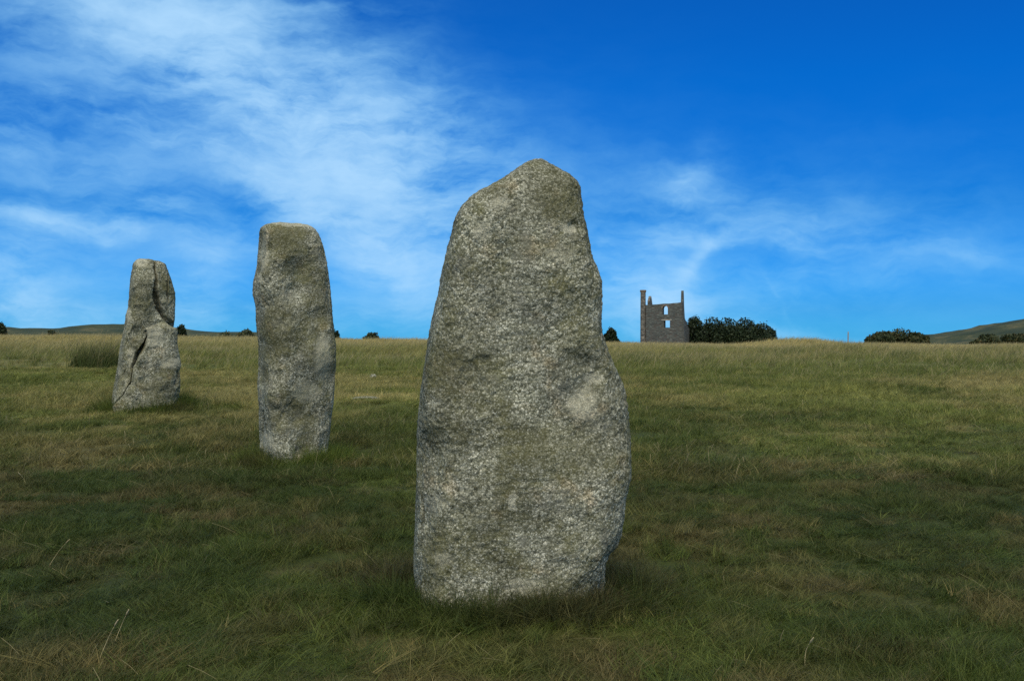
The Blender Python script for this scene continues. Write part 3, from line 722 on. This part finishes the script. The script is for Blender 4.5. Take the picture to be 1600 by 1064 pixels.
hx0 = place(1009, DH); hz0 = zpx(548, DH)
mgb_lit = mch.copy(); mgb_lit.name = 'lit_gable_masonry'  # left gable paler than the walls: its lit inner face painted into the colour
house = empty('engine_house', (hx0, DH, hz0), YAWH)
tag(house, 'ruined roofless stone engine house with chimney and two windows on the skyline', 'ruin')
def hz(py): return (548 - py) * sh
def hx(px): return (px - 1009) * sh / math.cos(YAWH)
def slab(name, outer, holes, y0, th, mat, parent, axis='x'):
    """outline with holes in a vertical plane, given real thickness"""
    bm = bmesh.new(); loops = [outer] + holes
    tris = tessellate_polygon([[Vector((q[0], q[1], 0)) for q in l] for l in loops])
    flat = [q for l in loops for q in l]
    def vt(q, y): return (q[0], y, q[1]) if axis == 'x' else (y, q[0], q[1])
    A = [bm.verts.new(vt(q, y0)) for q in flat]; B = [bm.verts.new(vt(q, y0 + th)) for q in flat]
    for t in tris:
        bm.faces.new([A[i] for i in t]); bm.faces.new([B[i] for i in t][::-1])
    k = 0
    for l in loops:
        m = len(l)
        for i in range(m):
            bm.faces.new((A[k + i], A[k + (i + 1) % m], B[k + (i + 1) % m], B[k + i]))
        k += m
    return bm_obj(name, bm, mat, parent)
def ragged(pts, step=.35, amp=.10):
    """weathered wall tops: extra points along each top edge"""
    r = random.Random(4); out = []
    for (x0, z0), (x1, z1) in zip(pts[:-1], pts[1:]):
        L = math.hypot(x1 - x0, z1 - z0); m = max(1, int(L / step))
        for i in range(m):
            t = i / m; out.append((x0 + (x1 - x0) * t + (r.uniform(-.3, .3) * amp if i else 0), z0 + (z1 - z0) * t + (r.uniform(-1, 1) * amp if i else 0)))
    out.append(pts[-1]); return out
TH = 1.05
W_ = hx(1061.5)
def arch(x0, x1, z0, z1, k=8):
    r = (x1 - x0) / 2; cx = (x0 + x1) / 2
    return [(x0, z0), (x1, z0), (x1, z1 - r)] + [(cx + r * math.cos(a), z1 - r + r * math.sin(a)) for a in np.linspace(0, math.pi, k + 1)[1:-1]] + [(x0, z1 - r)]
wa = arch(hx(1033.6), hx(1041.4), hz(491.6), hz(478.2))
wb = [(hx(1035.8), hz(512)), (hx(1044.4), hz(512)), (hx(1044.4), hz(501)), (hx(1035.8), hz(501))]
top = ragged([(W_, hz(473)), (hx(1050), hz(474.2)), (hx(1030), hz(475.4)), (0, hz(476.5))], .45, .035)
slab('front_wall', [(0, 0), (W_ + .28, 0)] + top, [wa, wb], 0, TH, mm, house)
DEP = 6.4
# gable ends, running back; the peaks still stand
gl = ragged([(DEP, hz(505)), (DEP * .7, hz(492)), (3.0, hz(479)), (2.5, hz(469)), (2.0, hz(462)), (1.8, hz(462)), (TH + .01, hz(470))], .5, .05)
slab('gable_wall', [(TH + .01, 0), (DEP, 0)] + gl, [], 0, .34, mgb_lit, house, 'y')
gr_ = ragged([(DEP, hz(518)), (DEP * .6, hz(506)), (2.2, hz(497)), (1.7, hz(476)), (1.5, hz(459)), (1.4, hz(454.5)), (1.28, hz(456)), (TH + .01, hz(472))], .6, .06)
slab('gable_wall', [(TH + .01, 0), (DEP, 0)] + gr_, [], W_ - .36, .36, mm, house, 'y')
rw = ragged([(W_ - .37, hz(516)), (W_ * .6, hz(520)), (W_ * .3, hz(517)), (.63, hz(514))], .45, .12)
slab('rear_wall', [(.63, 0), (W_ - .37, 0)] + rw, [], DEP - .7, .69, mm, house)
# battered buttress on the right-hand corner
bm = bmesh.new()
vs = [bm.verts.new(q) for q in ((W_ + .282, .1, 0), (W_ + .50, .1, 0), (W_ + .50, 1.2, 0), (W_ + .282, 1.2, 0), (W_ + .03, .1, hz(478)), (W_ + .06, .1, hz(478)), (W_ + .06, 1.2, hz(478)), (W_ + .03, 1.2, hz(478)))]
for f in ((0, 1, 2, 3), (4, 7, 6, 5), (0, 4, 5, 1), (1, 5, 6, 2), (2, 6, 7, 3), (3, 7, 4, 0)): bm.faces.new([vs[i] for i in f])
bm_obj('buttress', bm, mm, house)
# chimney on the left corner with its projecting cap
def round_stack(name, cx, cy, prof, mat, parent, seg=20):
    bm = bmesh.new(); rings = []
    for r, z in prof: rings.append([bm.verts.new((cx + r * math.cos(a), cy + r * math.sin(a), z)) for a in np.linspace(0, 2 * math.pi, seg, endpoint=False)])
    for A, B in zip(rings[:-1], rings[1:]):
        for i in range(seg): bm.faces.new((A[i], A[(i + 1) % seg], B[(i + 1) % seg], B[i]))
    bm.faces.new(rings[-1]); bm.faces.new(rings[0][::-1])
    return bm_obj(name, bm, mat, parent)
cxh = hx(1004.2)
ch = round_stack('chimney', cxh, .35, [(.43, 0), (.41, hz(490)), (.385, hz(456.5)), (.27, hz(456.5)), (.25, hz(462))], mch, house)
round_stack('chimney_cap', cxh, .35, [(.39, hz(457)), (.46, hz(456)), (.48, hz(453.6)), (.44, hz(453)), (.29, hz(453)), (.285, hz(457.5))], mb, ch)
# lintel and arch ring
bm = bmesh.new(); bmesh.ops.create_cube(bm, size=1); bmesh.ops.scale(bm, vec=(hx(1047) - hx(1032), .3, .16), verts=bm.verts); bmesh.ops.translate(bm, vec=((hx(1047) + hx(1032)) / 2, .105, hz(500.2)), verts=bm.verts)
bm_obj('window_lintel', bm, mq, house)
r0 = (hx(1041.4) - hx(1033.6)) / 2; cxa = (hx(1041.4) + hx(1033.6)) / 2; zc = hz(478.2) - r0
ri = [(cxa + (r0 + .004) * math.cos(a), zc + (r0 + .004) * math.sin(a)) for a in np.linspace(0, math.pi, 11)]; ro = [(cxa + (r0 + .22) * math.cos(a), zc + (r0 + .22) * math.sin(a)) for a in np.linspace(math.pi, 0, 11)]
slab('window_arch', ri + ro, [], -.03, .25, mb, house)

# ------------------------------------------------------------------ trees and bushes along the skyline
def leaf_mat(name, c0, c1, c2):
    m, n, b, o = new_mat(name)
    at = n.add('ShaderNodeAttribute', attribute_name='leaf'); s = n.add('ShaderNodeSeparateColor'); n.put(s.inputs[0], at.outputs['Color'])
    n.put(b.inputs['Base Color'], n.ramp(s.outputs[0], [(0, c0), (.6, c1), (1, c2)]))
    b.inputs['Roughness'].default_value = .6
    return m
ml_dark = leaf_mat('evergreen_leaf', (.010, .018, .008), (.020, .033, .012), (.040, .055, .020))
ml_gorse = leaf_mat('gorse_leaf', (.020, .030, .010), (.040, .050, .016), (.115, .085, .030))
ml_scrub = leaf_mat('scrub_leaf', (.022, .034, .014), (.045, .056, .022), (.085, .085, .035))
mbk, n, b, o = new_mat('bark'); p = n.add('ShaderNodeTexCoord').outputs['Object']
n.put(b.inputs['Base Color'], n.ramp(n.noise(p, 9, 5, .6), [(.3, (.035, .030, .024)), (.7, (.10, .085, .065))]))
def crown(lobes, nl, size, seed):
    r = np.random.default_rng(seed); P = []; tone = []
    vol = np.array([l[3] * l[4] * l[5] for l in lobes]) ** .8; vol = vol / vol.sum()
    for l, q in zip(lobes, vol):
        m = int(nl * q); d = r.normal(size=(m, 3)); d /= np.linalg.norm(d, axis=1)[:, None]
        rad = r.uniform(.25, 1, m) ** .4
        wob = 1 + .15 * fbm(d[:, 0] * 2.4 + seed, d[:, 1] * 2.4, d[:, 2] * 2.4, 3) + .10 * r.normal(size=m) * (r.random(m) < .3)
        P.append(d * (rad * wob)[:, None] * np.array(l[3:6]) + np.array(l[:3])); tone.append(np.full(m, r.random() * .35))
    P = np.concatenate(P); tone = np.concatenate(tone) + r.random(len(P)) ** 1.5 * .65
    k = P[:, 2] > .02; P, tone = P[k], tone[k]; m = len(P)
    u = r.normal(size=(m, 3)); u /= np.linalg.norm(u, axis=1)[:, None]; t = r.normal(size=(m, 3)); vv = np.cross(u, t); vv /= np.linalg.norm(vv, axis=1)[:, None]
    s = size * r.uniform(.6, 1.4, m)[:, None]
    V = np.stack([P - u * s, P - vv * s * .55, P + u * s, P + vv * s * .55], 1).reshape(-1, 3)
    return V, np.arange(4 * m).reshape(-1, 4), np.repeat(tone, 4)
def foliage(name, lobes, nl, size, seed, mat, parent):
    V, F, T = crown(lobes, nl, size, seed); me = np_mesh(name, V, F, mat)
    at = me.attributes.new('leaf', 'FLOAT_COLOR', 'POINT'); at.data.foreach_set('color', np.stack([T, T, T, T * 0 + 1], 1).astype(np.float32).ravel())
    return link(bpy.data.objects.new(name, me), parent)
def woody(name, tips, r0, parent):
    """tapered trunk that forks to the given limb tips"""
    bm = bmesh.new()
    def limb(a, b_, ra, rb):
        ax = (b_ - a).normalized(); q = ax.orthogonal().normalized(); p_ = ax.cross(q); prev = None
        for k in range(5):
            t = k / 4; c = a.lerp(b_, t) + Vector((math.sin(t * 5) * ra * .5, 0, 0)) * (t * (1 - t) * 4); rr = ra + (rb - ra) * t
            ring = [bm.verts.new(c + (q * math.cos(g) + p_ * math.sin(g)) * rr) for g in np.linspace(0, 2 * math.pi, 7, endpoint=False)]
            if prev:
                for i in range(7): bm.faces.new((prev[i], prev[(i + 1) % 7], ring[(i + 1) % 7], ring[i]))
            prev = ring
        bm.faces.new(prev)
    fork = Vector((0, 0, min(t[2] for t in tips) * .55))
    limb(Vector((0, 0, -.4)), fork, r0, r0 * .75)
    for t in tips: limb(fork - Vector((0, 0, r0)), Vector(t), r0 * .5, r0 * .12)
    return bm_obj(name, bm, mbk, parent, True)
def tree(px, top_py, d, w_px, label, seed, mat=ml_dark, group=None, name='tree', squat=1.0, nl=7600, cat='tree', leaf=.17):
    x = place(px, d); z = tz(x, d); e = empty(name, (x, d, z)); s = d / FPX; r = random.Random(seed)
    H = zpx(top_py, d) - z; W = w_px * s / 2
    lobes = []
    for k in range(13):
        a = k * 2.4; q = W * (.20 + .52 * r.random())
        lobes.append((math.cos(a) * q, math.sin(a) * q, H * (.34 + .36 * r.random()) * squat, W * r.uniform(.30, .48), W * r.uniform(.30, .48), H * r.uniform(.16, .26)))
    lobes.append((r.uniform(-.2, .2) * W, 0, H * .70, W * .58, W * .52, H * .27))
    lobes.append((0, 0, H * .36, W * .92, W * .85, H * .36))
    foliage('crown', lobes, nl, leaf, seed, mat, e)
    woody('trunk', [(l[0] * .8, l[1] * .8, l[2]) for l in lobes[:6]], max(.06, H * .035), e)
    tag(e, label, cat, group); return e
G = 'dark evergreen trees right of the engine house'
tree(1087, 491, 154, 42, 'dark evergreen tree touching the right wall of the engine house', 11, group=G)
tree(1113, 493, 157, 54, 'dark evergreen tree, second from the engine house in the grove', 12, group=G)
tree(1141, 494, 153, 60, 'broad dark evergreen tree in the middle of the grove', 13, group=G)
tree(1167, 494, 157, 58, 'dark rounded evergreen tree just right of the middle of the grove', 14, group=G)
tree(1187, 502, 153, 50, 'lower dark evergreen tree, second from the right end of the grove', 15, group=G)
tree(1202, 511, 151, 34, 'lowest dark evergreen tree closing the right end of the grove', 16, group=G)
tree(955, 511, 130, 27, 'small round dark tree between the pointed stone and the engine house', 21)
S = 'scrub on the left skyline'
tree(284, 507, 112, 22, 'small dark round tree just right of the cracked stone', 31, group=S)
tree(352, 516, 118, 26, 'low scrub bush midway between the cracked and flat-topped stones', 32, ml_scrub, S, 'bush', cat='bush', nl=1500)
tree(386, 513, 116, 38, 'wide low scrub bush touching the left edge of the flat-topped stone', 33, ml_scrub, S, 'bush', cat='bush', nl=1800)
tree(524, 513, 112, 16, 'small bush peeking out right of the flat-topped stone', 34, ml_dark, S, 'bush', cat='bush', nl=1200)
tree(580, 517, 108, 28, 'low bush on the skyline left of the pointed stone', 35, ml_scrub, S, 'bush', cat='bush', nl=1600)
tree(0, 502, 120, 20, 'dark tree cut by the left edge of the picture', 36, group=S)
tree(82, 513, 118, 22, 'low dark bush on the left skyline above the rush tussock', 37, ml_scrub, S, 'bush', cat='bush', nl=1400)
Q = 'gorse on the right skyline'
tree(1376, 517, 92, 52, 'left of the three joined gorse bushes on the right skyline', 41, ml_gorse, Q, 'gorse_bush', cat='bush', leaf=.11)
tree(1406, 511, 93, 62, 'tallest gorse bush, middle one on the right skyline', 42, ml_gorse, Q, 'gorse_bush', cat='bush', nl=3200, leaf=.11)
tree(1434, 518, 92, 42, 'low gorse bush, right of the tallest on the right skyline', 43, ml_gorse, Q, 'gorse_bush', cat='bush', leaf=.11)
tree(1540, 521, 90, 52, 'low gorse bush below the far hill near the right edge', 44, ml_gorse, Q, 'gorse_bush', cat='bush', leaf=.11)
tree(1588, 520, 92, 60, 'gorse bush cut by the right edge below the far hill', 45, ml_gorse, Q, 'gorse_bush', cat='bush', leaf=.11)
# fence post on the skyline
mw, n, b, o = new_mat('weathered_wood'); p = n.add('ShaderNodeTexCoord').outputs['Object']
n.put(b.inputs['Base Color'], n.ramp(n.noise(p, 14, 5, .6), [(.3, (.16, .15, .13)), (.7, (.32, .30, .26))]))
xp = place(1325, 96); bm = bmesh.new()
prev = None
for zz_, r_ in ((-.3, .065), (.6, .06), (1.2, .058), (1.28, .03)):
    k_ = [bm.verts.new((math.cos(a) * r_ + zz_ * .015, math.sin(a) * r_, zz_)) for a in np.linspace(0, 6.283, 9)[:-1]]
    if prev:
        for i in range(8): bm.faces.new((prev[i], prev[(i + 1) % 8], k_[(i + 1) % 8], k_[i]))
    prev = k_
bm.faces.new(prev)
o = bm_obj('fence_post', bm, mw); o.location = (xp, 96, zpx(518, 96) - 1.28)
tag(o, 'thin pale fence post alone on the skyline left of the gorse', 'post')
